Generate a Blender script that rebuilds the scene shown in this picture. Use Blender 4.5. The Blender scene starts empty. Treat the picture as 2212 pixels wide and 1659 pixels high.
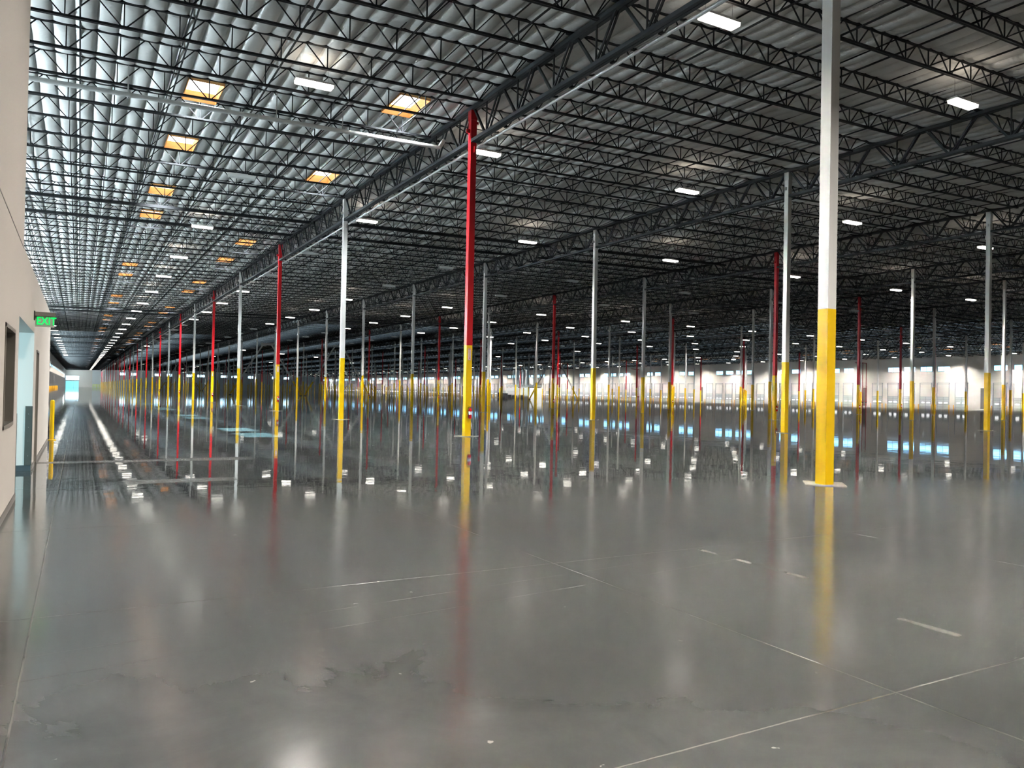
import bpy, math, random
import numpy as np
from mathutils import Matrix, Vector

random.seed(7)
rng = np.random.default_rng(7)
SC = bpy.context.scene
COL = SC.collection

# ------------------------------------------------------------------ camera
F_PX, YAW, PITCH, ROLL, EYE = 1673.4, 0.50944, 0.01187, 0.02003, 1.7696
fw = Vector((math.sin(YAW) * math.cos(PITCH), math.cos(YAW) * math.cos(PITCH), math.sin(PITCH)))
rt = Vector((math.cos(YAW), -math.sin(YAW), 0))
up = rt.cross(fw)
r2 = rt * math.cos(ROLL) + up * math.sin(ROLL)
u2 = -rt * math.sin(ROLL) + up * math.cos(ROLL)
cam_data = bpy.data.cameras.new('camera')
cam = bpy.data.objects.new('camera', cam_data)
COL.objects.link(cam)
cam.matrix_world = Matrix(((r2.x, u2.x, -fw.x, 0), (r2.y, u2.y, -fw.y, 0), (r2.z, u2.z, -fw.z, EYE), (0, 0, 0, 1)))
cam_data.sensor_fit = 'HORIZONTAL'
cam_data.sensor_width = 36.0
cam_data.lens = F_PX / 2212 * 36.0
cam_data.clip_start = 0.1
cam_data.clip_end = 3000
SC.camera = cam

# ------------------------------------------------------------------ world, sun, exposure
world = bpy.data.worlds.new('sky')
SC.world = world
world.use_nodes = True
wn = world.node_tree.nodes
wn['Background'].inputs[0].default_value = (0.42, 0.72, 1.0, 1)
wn['Background'].inputs[1].default_value = 8.0
sun_d = bpy.data.lights.new('sun', 'SUN')
sun_d.energy = 170.0
sun_d.color = (0.72, 0.93, 1.0)
sun_d.angle = 0.009
sun = bpy.data.objects.new('sun', sun_d)
COL.objects.link(sun)
sun.location = (-40, 30, 40)
sun.rotation_euler = Vector((15.15, 0, -8.75)).to_track_quat('-Z', 'Y').to_euler()

LAMP_E, SKY_E, WIN_E = 6.0, 3.6, 5.0
LAMP_W, SKYL_W, DAY_W = 1850.0, 1300.0, 1350.0
SC.view_settings.view_transform = 'Standard'
SC.view_settings.look = 'None'
SC.view_settings.gamma = 1.0
SC.view_settings.use_curve_mapping = False
SC.view_settings.exposure = 0.0
cy = SC.cycles
cy.use_denoising = True
cy.max_bounces = 4
cy.diffuse_bounces = 2
cy.glossy_bounces = 3
cy.transmission_bounces = 2
cy.transparent_max_bounces = 6
cy.sample_clamp_indirect = 6.0
cy.use_adaptive_sampling = True
cy.caustics_reflective = False
cy.adaptive_threshold = 0.2
cy.adaptive_min_samples = 16

# ------------------------------------------------------------------ layout of the building
YN, YE = -20.0, 645.9            # near and far end walls
XL, XR = -9.2, 176.6             # long outer walls
ROWS = [13.65, 31.9, 50.15, 68.4, 83.7, 98.95, 117.2, 135.45, 153.6]
EDGE = [XL] + ROWS + [XR]
Y1, BY = 28.12, 17.16            # column grid along the building
JS = BY / 7                      # joist spacing
RIDGE = 83.7
def zt(x):                       # underside of the roof deck / joist top chord
    return 13.43 + 0.0195 * (min(x, 2 * RIDGE - x) - 17.3)
def coly(j): return Y1 + (j - 1) * BY

# ------------------------------------------------------------------ materials
def mat(name, col, rough=0.5, metal=0.0, emis=None, estr=0.0, spec=0.5):
    m = bpy.data.materials.new(name); m.use_nodes = True
    b = m.node_tree.nodes['Principled BSDF']
    b.inputs['Base Color'].default_value = (*col, 1)
    b.inputs['Roughness'].default_value = rough
    b.inputs['Metallic'].default_value = metal
    b.inputs['Specular IOR Level'].default_value = spec
    if emis:
        b.inputs['Emission Color'].default_value = (*emis, 1)
        b.inputs['Emission Strength'].default_value = estr
    return m
def nd(m, t, **kw):
    n = m.node_tree.nodes.new(t)
    for k, v in kw.items(): setattr(n, k, v)
    return n
def varied(name, col, rough, scale, amount, bump=0.0, stretch=(1, 1, 1), metal=0.0, bscale=None, bdist=0.02):
    """painted surface with a little wear: noise in colour, optional bump"""
    m = mat(name, col, rough, metal)
    N, L = m.node_tree.nodes, m.node_tree.links
    b = N['Principled BSDF']
    tc = nd(m, 'ShaderNodeTexCoord'); mp = nd(m, 'ShaderNodeMapping')
    mp.inputs['Scale'].default_value = stretch
    L.new(tc.outputs['Object'], mp.inputs['Vector'])
    no = nd(m, 'ShaderNodeTexNoise'); no.inputs['Scale'].default_value = scale; no.inputs['Detail'].default_value = 4
    L.new(mp.outputs[0], no.inputs['Vector'])
    mx = nd(m, 'ShaderNodeMix', data_type='RGBA')
    mx.inputs[6].default_value = (*[c * (1 - amount) for c in col], 1)
    mx.inputs[7].default_value = (*[min(1, c * (1 + amount)) for c in col], 1)
    L.new(no.outputs['Fac'], mx.inputs[0]); L.new(mx.outputs[2], b.inputs['Base Color'])
    if bump:
        n2 = nd(m, 'ShaderNodeTexNoise'); n2.inputs['Scale'].default_value = bscale or scale * 3
        n2.inputs['Detail'].default_value = 3
        L.new(mp.outputs[0], n2.inputs['Vector'])
        bp = nd(m, 'ShaderNodeBump'); bp.inputs['Strength'].default_value = bump
        bp.inputs['Distance'].default_value = bdist
        L.new(n2.outputs['Fac'], bp.inputs['Height']); L.new(bp.outputs[0], b.inputs['Normal'])
    return m

M = {}
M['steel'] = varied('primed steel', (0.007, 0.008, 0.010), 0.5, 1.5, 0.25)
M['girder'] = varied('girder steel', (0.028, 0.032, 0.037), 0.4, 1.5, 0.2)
M['colwhite'] = varied('column white paint', (0.74, 0.73, 0.70), 0.35, 0.8, 0.05)
M['colred'] = varied('column red paint', (0.50, 0.004, 0.010), 0.32, 0.8, 0.08)
M['yellow'] = varied('safety yellow paint', (0.80, 0.50, 0.0), 0.35, 0.8, 0.05)
M['orange'] = mat('bollard orange yellow', (0.85, 0.42, 0.02), 0.5)
M['office'] = varied('office wall paint', (0.55, 0.50, 0.455), 0.6, 0.6, 0.03, 0.05, bscale=40, bdist=0.003)
M['dockwall'] = varied('tilt wall paint', (0.78, 0.72, 0.66), 0.6, 0.15, 0.04)
M['endwall'] = varied('end wall paint', (0.80, 0.82, 0.82), 0.6, 0.1, 0.05)
M['whitepaint'] = mat('white paint', (0.75, 0.75, 0.73), 0.4)
M['pipe'] = varied('white pipe', (0.62, 0.63, 0.62), 0.4, 2, 0.08)
M['redpipe'] = mat('red pipe', (0.25, 0.02, 0.02), 0.4)
M['wood'] = varied('skylight curb plywood', (0.80, 0.36, 0.10), 0.6, 2.0, 0.25, stretch=(1, 1, 6))
M['foil'] = mat('torn insulation edge', (0.7, 0.7, 0.7), 0.5)
M['dome'] = mat('skylight dome', (0.9, 0.9, 0.9), 0.4, emis=(1.0, 0.98, 0.94), estr=SKY_E)
M['lens'] = mat('lit lamp lens', (0.9, 0.9, 0.85), 0.4, emis=(1.0, 0.945, 0.86), estr=LAMP_E)
M['lensside'] = mat('lit lamp side lens', (0.9, 0.9, 0.85), 0.4, emis=(1.0, 0.94, 0.84), estr=10.0)
M['lensoff'] = mat('unlit lamp lens', (0.75, 0.77, 0.75), 0.4)
M['glow'] = mat('lamp end cap', (0.9, 0.9, 0.85), 0.5)
M['pane'] = mat('daylit window pane', (0.2, 0.3, 0.35), 0.1, emis=(0.26, 0.64, 1.0), estr=WIN_E)
M['paneend'] = mat('daylit end window pane', (0.2, 0.3, 0.35), 0.1, emis=(0.50, 0.80, 1.0), estr=6.0)
M['lite'] = mat('door window', (0.3, 0.3, 0.3), 0.1, emis=(1.0, 1.0, 1.0), estr=3.0)
M['doorpanel'] = mat('dock door panel', (0.55, 0.57, 0.55), 0.45)
M['track'] = mat('galvanised track', (0.30, 0.31, 0.33), 0.4, 0.6)
M['darkframe'] = mat('bronze frame', (0.16, 0.14, 0.12), 0.4)
M['framebeige'] = mat('taupe metal frame', (0.22, 0.20, 0.175), 0.45)
M['blind'] = varied('closed panel behind glass', (0.25, 0.235, 0.205), 0.35, 1.2, 0.12, stretch=(1, 6, 0.3))
M['guard'] = varied('dark jamb guard', (0.05, 0.052, 0.045), 0.5, 6, 0.2)
M['rubber'] = mat('dark rubber base', (0.035, 0.045, 0.05), 0.5)
M['greybase'] = mat('grey vinyl base', (0.20, 0.18, 0.165), 0.5)
M['black'] = mat('black plastic', (0.01, 0.01, 0.012), 0.5)
M['extred'] = mat('extinguisher red', (0.70, 0.01, 0.01), 0.25)
M['signwhite'] = mat('sign white', (0.85, 0.83, 0.80), 0.4)
M['signred'] = mat('sign red', (0.70, 0.03, 0.03), 0.4)
M['chrome'] = mat('chrome', (0.6, 0.6, 0.6), 0.25, 1.0)
M['exitgreen'] = mat('lit green letters', (0, 0.5, 0.1), 0.4, emis=(0.0, 1.0, 0.13), estr=1.1)
M['exitdark'] = mat('faint green arrow', (0.05, 0.18, 0.08), 0.4)
M['acrylic'] = mat('pale edge lit panel', (0.55, 0.56, 0.48), 0.2)
M['alu'] = mat('brushed aluminium', (0.30, 0.28, 0.25), 0.4, 0.7)
M['grout'] = varied('pale concrete infill', (0.27, 0.25, 0.215), 0.5, 3, 0.2)
M['grout2'] = mat('pale saw cut edge', (0.55, 0.52, 0.46), 0.5)
M['marking'] = varied('pale blue floor paint', (0.50, 0.85, 0.88), 0.4, 3, 0.04)
M['duct'] = mat('galvanised duct', (0.45, 0.48, 0.48), 0.35, 0.6)
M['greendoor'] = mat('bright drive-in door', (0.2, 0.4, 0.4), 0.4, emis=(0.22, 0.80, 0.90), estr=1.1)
M['limeyellow'] = mat('lime yellow gate', (0.60, 0.72, 0.05), 0.5)

# glass that lets the sun through
m = bpy.data.materials.new('clerestory glass'); m.use_nodes = True
N, L = m.node_tree.nodes, m.node_tree.links
for n in list(N): N.remove(n)
o = N.new('ShaderNodeOutputMaterial'); t = N.new('ShaderNodeBsdfTransparent'); g = N.new('ShaderNodeBsdfGlossy'); x = N.new('ShaderNodeMixShader')
t.inputs[0].default_value = (0.62, 0.93, 1.0, 1); g.inputs['Roughness'].default_value = 0.05; x.inputs[0].default_value = 0.08
L.new(t.outputs[0], x.inputs[1]); L.new(g.outputs[0], x.inputs[2]); L.new(x.outputs[0], o.inputs[0])
M['clearglass'] = m

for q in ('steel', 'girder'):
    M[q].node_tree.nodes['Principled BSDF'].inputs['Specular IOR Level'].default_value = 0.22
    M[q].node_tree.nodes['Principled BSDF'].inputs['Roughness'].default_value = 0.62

# insulation facing: wrinkled white vinyl
m = mat('insulation facing', (0.8, 0.8, 0.78), 0.55)
N, L = m.node_tree.nodes, m.node_tree.links
b = N['Principled BSDF']
tc = nd(m, 'ShaderNodeTexCoord')
mp = nd(m, 'ShaderNodeMapping'); mp.inputs['Scale'].default_value = (0.9, 4.5, 1)
L.new(tc.outputs['Object'], mp.inputs[0])
n1 = nd(m, 'ShaderNodeTexNoise'); n1.inputs['Scale'].default_value = 2.6; n1.inputs['Detail'].default_value = 3; n1.inputs['Distortion'].default_value = 1.2
L.new(mp.outputs[0], n1.inputs['Vector'])
bp = nd(m, 'ShaderNodeBump'); bp.inputs['Strength'].default_value = 0.55; bp.inputs['Distance'].default_value = 0.045
L.new(n1.outputs['Fac'], bp.inputs['Height']); L.new(bp.outputs[0], b.inputs['Normal'])
n2 = nd(m, 'ShaderNodeTexNoise'); n2.inputs['Scale'].default_value = 0.8
L.new(tc.outputs['Object'], n2.inputs['Vector'])
cr = nd(m, 'ShaderNodeMix', data_type='RGBA'); cr.inputs[6].default_value = (0.80, 0.81, 0.795, 1); cr.inputs[7].default_value = (0.90, 0.90, 0.88, 1)
L.new(n2.outputs['Fac'], cr.inputs[0]); L.new(cr.outputs[2], b.inputs['Base Color'])
M['insul'] = m

# ------------------------------------------------------------------ polished concrete floor
m = mat('polished concrete', (0.1, 0.1, 0.1), 0.15)
N, L = m.node_tree.nodes, m.node_tree.links
b = N['Principled BSDF']
tc = nd(m, 'ShaderNodeTexCoord'); sep = nd(m, 'ShaderNodeSeparateXYZ')
L.new(tc.outputs['Object'], sep.inputs[0])
def math_n(op, a, bb=None, c=None):
    n = nd(m, 'ShaderNodeMath', operation=op)
    for i, v in enumerate((a, bb, c)):
        if v is None: continue
        if isinstance(v, (int, float)): n.inputs[i].default_value = v
        else: L.new(v, n.inputs[i])
    return n.outputs[0]
def noise(scale, detail=4, vec=None, rough=0.5, dist=0.0):
    n = nd(m, 'ShaderNodeTexNoise'); n.inputs['Scale'].default_value = scale; n.inputs['Detail'].default_value = detail
    n.inputs['Roughness'].default_value = rough; n.inputs['Distortion'].default_value = dist
    L.new(vec or tc.outputs['Object'], n.inputs['Vector'])
    return n.outputs['Fac']
X, Y = sep.outputs[0], sep.outputs[1]
wob = math_n('MULTIPLY', math_n('SUBTRACT', noise(6, 3), 0.5), 0.012)
def ramp(v, lo, hi, smooth=True):
    n = nd(m, 'ShaderNodeMapRange', interpolation_type='SMOOTHSTEP' if smooth else 'LINEAR')
    L.new(v, n.inputs[0]); n.inputs[1].default_value = lo; n.inputs[2].default_value = hi
    return n.outputs[0]
def line_at(coord, pos, w):
    d = math_n('ABSOLUTE', math_n('SUBTRACT', math_n('ADD', coord, wob), pos))
    return math_n('SUBTRACT', 1.0, ramp(d, w * 0.5, w * 1.3))
def lines_mod(coord, off, per, w):
    s = math_n('ADD', math_n('SUBTRACT', coord, off - per / 2), wob)
    f = math_n('MODULO', math_n('ADD', s, per * 200), per)
    d = math_n('ABSOLUTE', math_n('SUBTRACT', f, per / 2))
    return math_n('SUBTRACT', 1.0, ramp(d, w * 0.5, w * 1.3))
W = 0.006
jx = lines_mod(X, -0.27, 4.64, W)
jy = math_n('MAXIMUM', line_at(Y, 2.97, W), line_at(Y, 6.86, W))
far = math_n('GREATER_THAN', Y, 9.0)
jy = math_n('MAXIMUM', jy, math_n('MULTIPLY', far, lines_mod(Y, 10.96, BY / 4, W)))
# two slanted hairline scratches close to the camera
sc1 = line_at(math_n('SUBTRACT', Y, math_n('MULTIPLY', X, 0.11)), 5.93, 0.004)
sc2 = line_at(math_n('SUBTRACT', Y, math_n('MULTIPLY', X, 0.12)), 5.46, 0.004)
scr = math_n('MULTIPLY', math_n('MAXIMUM', sc1, sc2), ramp(noise(1.3), 0.4, 0.55))
joint = math_n('MAXIMUM', math_n('MAXIMUM', jx, jy), math_n('MULTIPLY', scr, 0.5))
# mottled slab colour
big = noise(0.16, 5, rough=0.6)
mid = noise(0.9, 6, rough=0.65, dist=0.6)
c1 = nd(m, 'ShaderNodeMix', data_type='RGBA'); c1.inputs[6].default_value = (0.085, 0.087, 0.083, 1); c1.inputs[7].default_value = (0.150, 0.150, 0.143, 1)
L.new(ramp(big, 0.3, 0.7), c1.inputs[0])
c2 = nd(m, 'ShaderNodeMix', data_type='RGBA', blend_type='OVERLAY'); c2.inputs[0].default_value = 0.45
L.new(c1.outputs[2], c2.inputs[6])
cr = nd(m, 'ShaderNodeCombineColor'); L.new(mid, cr.inputs[0]); L.new(mid, cr.inputs[1]); L.new(mid, cr.inputs[2])
L.new(cr.outputs[0], c2.inputs[7])
# dark brown worn patches and pale chalky smears
mp = nd(m, 'ShaderNodeMapping'); mp.inputs['Scale'].default_value = (0.35, 1.0, 1); mp.inputs['Rotation'].default_value = (0, 0, 0.5)
L.new(tc.outputs['Object'], mp.inputs[0])
sm = noise(1.1, 6, mp.outputs[0], 0.7, 0.8)
c3 = nd(m, 'ShaderNodeMix', data_type='RGBA'); L.new(c2.outputs[2], c3.inputs[6]); c3.inputs[7].default_value = (0.24, 0.23, 0.205, 1)
L.new(math_n('MULTIPLY', ramp(sm, 0.52, 0.95), 0.30), c3.inputs[0])
c4 = nd(m, 'ShaderNodeMix', data_type='RGBA'); L.new(c3.outputs[2], c4.inputs[6]); c4.inputs[7].default_value = (0.045, 0.036, 0.028, 1)
L.new(math_n('MULTIPLY', ramp(noise(0.33, 4, dist=0.5), 0.58, 0.72), 0.55), c4.inputs[0])
# white specks, chips
vo = nd(m, 'ShaderNodeTexVoronoi'); vo.inputs['Scale'].default_value = 3.2; L.new(tc.outputs['Object'], vo.inputs['Vector'])
spk = math_n('MULTIPLY', ramp(noise(11, 2), 0.735, 0.76), math_n('GREATER_THAN', noise(0.9, 2), 0.52))
c5 = nd(m, 'ShaderNodeMix', data_type='RGBA'); L.new(c4.outputs[2], c5.inputs[6]); c5.inputs[7].default_value = (0.50, 0.48, 0.43, 1)
L.new(math_n('MULTIPLY', spk, 0.8), c5.inputs[0])
# rectangular pale smears (tape residue strips)
def rect(x0, x1, y0, y1, soft=0.06):
    ax = math_n('MULTIPLY', ramp(X, x0 - soft, x0 + soft), math_n('SUBTRACT', 1.0, ramp(X, x1 - soft, x1 + soft)))
    ay = math_n('MULTIPLY', ramp(Y, y0 - soft, y0 + soft), math_n('SUBTRACT', 1.0, ramp(Y, y1 - soft, y1 + soft)))
    return math_n('MULTIPLY', ax, ay)
smear = math_n('MAXIMUM', rect(1.85, 3.9, 19.9, 20.7), rect(-0.8, 1.9, 20.0, 20.5))
smear = math_n('MAXIMUM', smear, rect(0.8, 2.7, 15.5, 16.1, 0.12))
smear = math_n('MAXIMUM', smear, rect(5.82, 5.92, 3.45, 4.0, 0.04))
smear = math_n('MAXIMUM', smear, rect(6.28, 6.38, 5.2, 6.85, 0.03))
c6 = nd(m, 'ShaderNodeMix', data_type='RGBA'); L.new(c5.outputs[2], c6.inputs[6]); c6.inputs[7].default_value = (0.36, 0.34, 0.30, 1)
L.new(math_n('MULTIPLY', smear, math_n('MULTIPLY', ramp(noise(2.5, 4), 0.3, 0.7), 0.75)), c6.inputs[0])
# joints: pale filler, broken to dark in places
c7 = nd(m, 'ShaderNodeMix', data_type='RGBA'); L.new(c6.outputs[2], c7.inputs[6])
jc = nd(m, 'ShaderNodeMix', data_type='RGBA'); jc.inputs[6].default_value = (0.03, 0.03, 0.028, 1); jc.inputs[7].default_value = (0.33, 0.31, 0.28, 1)
L.new(ramp(noise(0.7, 3), 0.42, 0.5), jc.inputs[0]); L.new(jc.outputs[2], c7.inputs[7])
L.new(math_n("MULTIPLY", joint, 0.8), c7.inputs[0])
# finish: nearest slabs are duller, those beyond are burnished
edge = math_n('ADD', Y, math_n('MULTIPLY', math_n('SUBTRACT', noise(0.25, 4), 0.5), 5.0))
dull = math_n('SUBTRACT', 1.0, ramp(math_n('ADD', edge, math_n('MULTIPLY', X, 0.12)), 10.5, 14.5))
c8 = nd(m, 'ShaderNodeMix', data_type='RGBA', blend_type='MULTIPLY'); c8.inputs[0].default_value = 1.0
tone = math_n('ADD', 0.50, math_n('MULTIPLY', dull, 0.13))
tc8 = nd(m, 'ShaderNodeCombineColor'); [L.new(tone, tc8.inputs[i]) for i in range(3)]
L.new(c7.outputs[2], c8.inputs[6]); L.new(tc8.outputs[0], c8.inputs[7])
L.new(c8.outputs[2], b.inputs['Base Color'])

ro = math_n('ADD', 0.026, math_n('MULTIPLY', dull, 0.115))
ro = math_n('ADD', ro, math_n('MULTIPLY', ramp(mid, 0.35, 0.75), 0.014))
ro = math_n('MAXIMUM', ro, math_n('MULTIPLY', math_n('MAXIMUM', joint, smear), 0.26))
L.new(ro, b.inputs['Roughness'])
b.inputs['IOR'].default_value = 1.56
# long shallow undulations of the slab
bmp = nd(m, 'ShaderNodeBump'); bmp.inputs['Strength'].default_value = 1.0; bmp.inputs['Distance'].default_value = 1.0
und = math_n('ADD', math_n('MULTIPLY', noise(0.55, 2), 0.0036), math_n('MULTIPLY', noise(2.6, 2), 0.0009))
und = math_n('ADD', und, math_n('MULTIPLY', joint, -0.0015))
L.new(und, bmp.inputs['Height']); L.new(bmp.outputs[0], b.inputs['Normal'])
M['floor'] = m

# ------------------------------------------------------------------ mesh helpers
class MB:
    def __init__(s): s.v, s.f, s.m, s.mats = [], [], [], []
    def mi(s, name):
        if name not in s.mats: s.mats.append(name)
        return s.mats.index(name)
    def add(s, vs, fs, mt):
        o = len(s.v); s.v.extend([tuple(q) for q in vs]); k = s.mi(mt)
        for f in fs: s.f.append(tuple(i + o for i in f)); s.m.append(k)
    def box(s, x0, x1, y0, y1, z0, z1, mt):
        s.add([(x0, y0, z0), (x1, y0, z0), (x1, y1, z0), (x0, y1, z0), (x0, y0, z1), (x1, y0, z1), (x1, y1, z1), (x0, y1, z1)],
              [(0, 3, 2, 1), (4, 5, 6, 7), (0, 1, 5, 4), (1, 2, 6, 5), (2, 3, 7, 6), (3, 0, 4, 7)], mt)
    def bar(s, p, q, w, h, mt, side=(0, 1, 0), caps=True):
        """rectangular bar from p to q; w measured along 'side', h across it"""
        p, q = Vector(p), Vector(q); d = (q - p).normalized(); sd = Vector(side)
        sd = (sd - d * sd.dot(d)).normalized(); n = d.cross(sd)
        a, c = sd * (w / 2), n * (h / 2)
        vs = [p - a - c, p + a - c, p + a + c, p - a + c, q - a - c, q + a - c, q + a + c, q - a + c]
        fs = [(0, 1, 5, 4), (1, 2, 6, 5), (2, 3, 7, 6), (3, 0, 4, 7)]
        if caps: fs += [(0, 3, 2, 1), (4, 5, 6, 7)]
        s.add(vs, fs, mt)
    def tube(s, p, q, r, mt, n=12, r2=None, caps=True):
        p, q = Vector(p), Vector(q); d = (q - p).normalized()
        a = Vector((0, 0, 1)) if abs(d.z) < 0.9 else Vector((1, 0, 0))
        a = (a - d * a.dot(d)).normalized(); c = d.cross(a); r2 = r if r2 is None else r2
        vs = [p + (a * math.cos(t) + c * math.sin(t)) * r for t in [2 * math.pi * i / n for i in range(n)]]
        vs += [q + (a * math.cos(t) + c * math.sin(t)) * r2 for t in [2 * math.pi * i / n for i in range(n)]]
        fs = [(i, (i + 1) % n, n + (i + 1) % n, n + i) for i in range(n)]
        if caps: fs += [tuple(range(n - 1, -1, -1)), tuple(range(n, 2 * n))]
        s.add(vs, fs, mt)
    def lathe(s, prof, c, mt, n=20):
        """prof: list of (r, z); axis vertical through c"""
        o = []
        for r, z in prof:
            for i in range(n):
                t = 2 * math.pi * i / n
                o.append((c[0] + r * math.cos(t), c[1] + r * math.sin(t), c[2] + z))
        fs = []
        for k in range(len(prof) - 1):
            for i in range(n):
                fs.append((k * n + i, k * n + (i + 1) % n, (k + 1) * n + (i + 1) % n, (k + 1) * n + i))
        s.add(o, fs, mt)
    def mesh(s, name, smooth=False):
        me = bpy.data.meshes.new(name); me.from_pydata(s.v, [], s.f)
        for q in s.mats: me.materials.append(M[q])
        me.polygons.foreach_set('material_index', s.m)
        if smooth:
            me.polygons.foreach_set('use_smooth', [True] * len(s.f)); 
            me.set_sharp_from_angle(angle=math.radians(35))
        me.update(); return me
    def build(s, name, parent=None, loc=(0, 0, 0), smooth=False):
        return ob(name, s.mesh(name, smooth), loc, parent)
def ob(name, me, loc=(0, 0, 0), parent=None, rz=0.0):
    o = bpy.data.objects.new(name, me); COL.objects.link(o); o.location = loc; o.rotation_euler = (0, 0, rz)
    if parent: o.parent = parent
    return o
def tag(o, label=None, cat=None, group=None, kind=None):
    if label: o['label'] = label
    if cat: o['category'] = cat
    if group: o['group'] = group
    if kind: o['kind'] = kind
    return o
def empty(name, loc, rz=0.0):
    o = ob(name, None, loc, None, rz); o.empty_display_size = 0.3; return o
def ordn(n):
    if 10 <= n % 100 <= 20: return '%dth' % n
    return '%d%s' % (n, {1: 'st', 2: 'nd', 3: 'rd'}.get(n % 10, 'th'))
BAYN = ['left aisle', 'second', 'third', 'fourth', 'fifth', 'sixth', 'seventh', 'eighth', 'ninth', 'dock side']

# ------------------------------------------------------------------ floor
g = MB(); g.add([(XL - 0.3, YN - 0.3, 0), (XR + 0.3, YN - 0.3, 0), (XR + 0.3, YE + 0.3, 0), (XL - 0.3, YE + 0.3, 0)], [(0, 1, 2, 3)], 'floor')
tag(g.build('floor'), kind='structure')

# ------------------------------------------------------------------ dock doors and windows: positions along the long walls
SLOT = 4.28
def slot_y(s): return 91.9 + SLOT * s
slots = [s for s in range(-24, 130) if s % 7 != 2 and 0 < slot_y(s) < YE - 4]
win_slots = [s for s in range(-24, 130) if s % 14 in (0, 1, 4, 5, 6, 7, 10, 11) and 0 < slot_y(s) < YE - 4]
lwin = [(yy, yy + 4.05) for yy in [30.25 + BY * k for k in range(-1, 36)]]
lwin = sorted([a for p in lwin for a in p if a > 28 and a < YE - 4])
WZ0, WZ1, WW = 8.90, 10.05, 2.95       # right wall windows
LZ0, LZ1, LW = 8.36, 9.10, 2.7         # left wall clerestory

def wall_with_holes(name, x, ys, z0, z1, hw, top, mt, thick, y0, y1, sgn):
    """long wall on plane x (inner face), thickness outwards (sgn), one row of rectangular openings"""
    g = MB(); xo = x + sgn * thick
    a, c = min(x, xo), max(x, xo)
    g.box(a, c, y0, y1, 0, z0, mt); g.box(a, c, y0, y1, z1, top, mt)
    cur = y0
    for yc in ys:
        g.box(a, c, cur, yc - hw / 2, z0, z1, mt); cur = yc + hw / 2
    g.box(a, c, cur, y1, z0, z1, mt)
    return tag(g.build(name), kind='structure')
wall_with_holes('wall_right', XR, [slot_y(s) for s in win_slots], WZ0, WZ1, WW, zt(XR) + 0.8, 'dockwall', 0.25, YN, YE, 1)
wall_with_holes('wall_left', XL, lwin, LZ0, LZ1, LW, zt(XL) + 0.8, 'dockwall', 0.06, YN, YE, -1)
g = MB(); g.box(XL - .3, XR + .3, YN - 0.25, YN, 0, 15.2, 'dockwall'); tag(g.build('wall_near'), kind='structure')
g = MB(); g.box(XL - .3, 8.3, YE, YE + 0.25, 0, 15.2, 'dockwall'); g.box(8.3, XR + .3, YE, YE + 0.25, 0, 15.2, 'endwall')
tag(g.build('wall_far'), kind='structure')
# panel joints of the tilt-up wall
g = MB()
for k in range(-1, 75): g.box(XR - 0.012, XR, 100.4 + k * SLOT * 7 / 2 - 4.2, 100.42 + k * SLOT * 7 / 2 - 4.2 + 0.02, 0, 12.8, 'track') if k * 15 + 96 < YE else None
tag(g.build('trim_1'), kind='structure')

# window frames and panes (structure)
def window_mesh(w, h, pane):
    fr = MB(); t = 0.05
    fr.box(-0.05, 0.02, -w / 2, w / 2, 0, t, 'alu'); fr.box(-0.05, 0.02, -w / 2, w / 2, h - t, h, 'alu')
    for yy in (-w / 2, -0.02, w / 2 - t): fr.box(-0.05, 0.02, yy, yy + t, t, h - t, 'alu')
    pn = MB(); pn.add([(0, -w / 2, 0), (0, w / 2, 0), (0, w / 2, h), (0, -w / 2, h)], [(0, 3, 2, 1)], pane)
    return fr.mesh('window_frame'), pn.mesh('window_pane')
wf, wp = window_mesh(WW, WZ1 - WZ0, 'pane')
nwin = 0
for s in win_slots:
    nwin += 1
    o = empty('window_%d' % nwin, (XR + 0.06, slot_y(s), WZ0)); tag(o, kind='structure')
    ob('frame', wf, (0, 0, 0), o); ob('pane', wp, (0.03, 0, 0), o)
day_l = bpy.data.lights.new('window_daylight', 'AREA'); day_l.shape = 'RECTANGLE'; day_l.size = LZ1 - LZ0; day_l.size_y = LW - 0.1
day_l.energy = DAY_W; day_l.color = (0.80, 0.94, 1.0)
lf, lp = window_mesh(LW, LZ1 - LZ0, 'clearglass')
for yy in lwin:
    nwin += 1
    o = empty('window_%d' % nwin, (XL - 0.03, yy, LZ0)); tag(o, kind='structure')
    ob('pane', lp, (0, 0, 0), o)
    if yy < 150 or yy > 585:
        o2 = ob('window_daylight', day_l, (0.06, 0, (LZ1 - LZ0) / 2), o); o2.rotation_euler = (0, -math.pi / 2, 0)
# windows in the far end wall
def flat_window(x0, x1, z0, z1, pane, name='window'):
    global nwin
    nwin += 1
    o = empty('%s_%d' % (name, nwin), ((x0 + x1) / 2, YE - 0.03, z0)); tag(o, kind='structure')
    w, h = x1 - x0, z1 - z0
    fr = MB()
    for a, c, d, e in ((-w / 2 - .1, w / 2 + .1, -.1, 0), (-w / 2 - .1, w / 2 + .1, h, h + .1), (-w / 2 - .1, -w / 2, 0, h), (w / 2, w / 2 + .1, 0, h)):
        fr.box(a, c, -0.06, 0.02, d, e, 'alu')
    fr.build('frame', o)
    pn = MB(); pn.box(-w / 2, w / 2, -0.01, 0.02, 0, h, pane); pn.build('pane', o)
for a, c in [(72, 77), (80.3, 85.4), (97.5, 102.2), (105.5, 109.8), (137.0, 140.5), (145.5, 150.6), (58, 62), (50, 54), (34, 38), (26, 30), (118, 122)]:
    flat_window(a, c, 9.4, 11.2, 'paneend')
flat_window(-8.5, -0.2, 5.1, 7.9, 'paneend')

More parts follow.
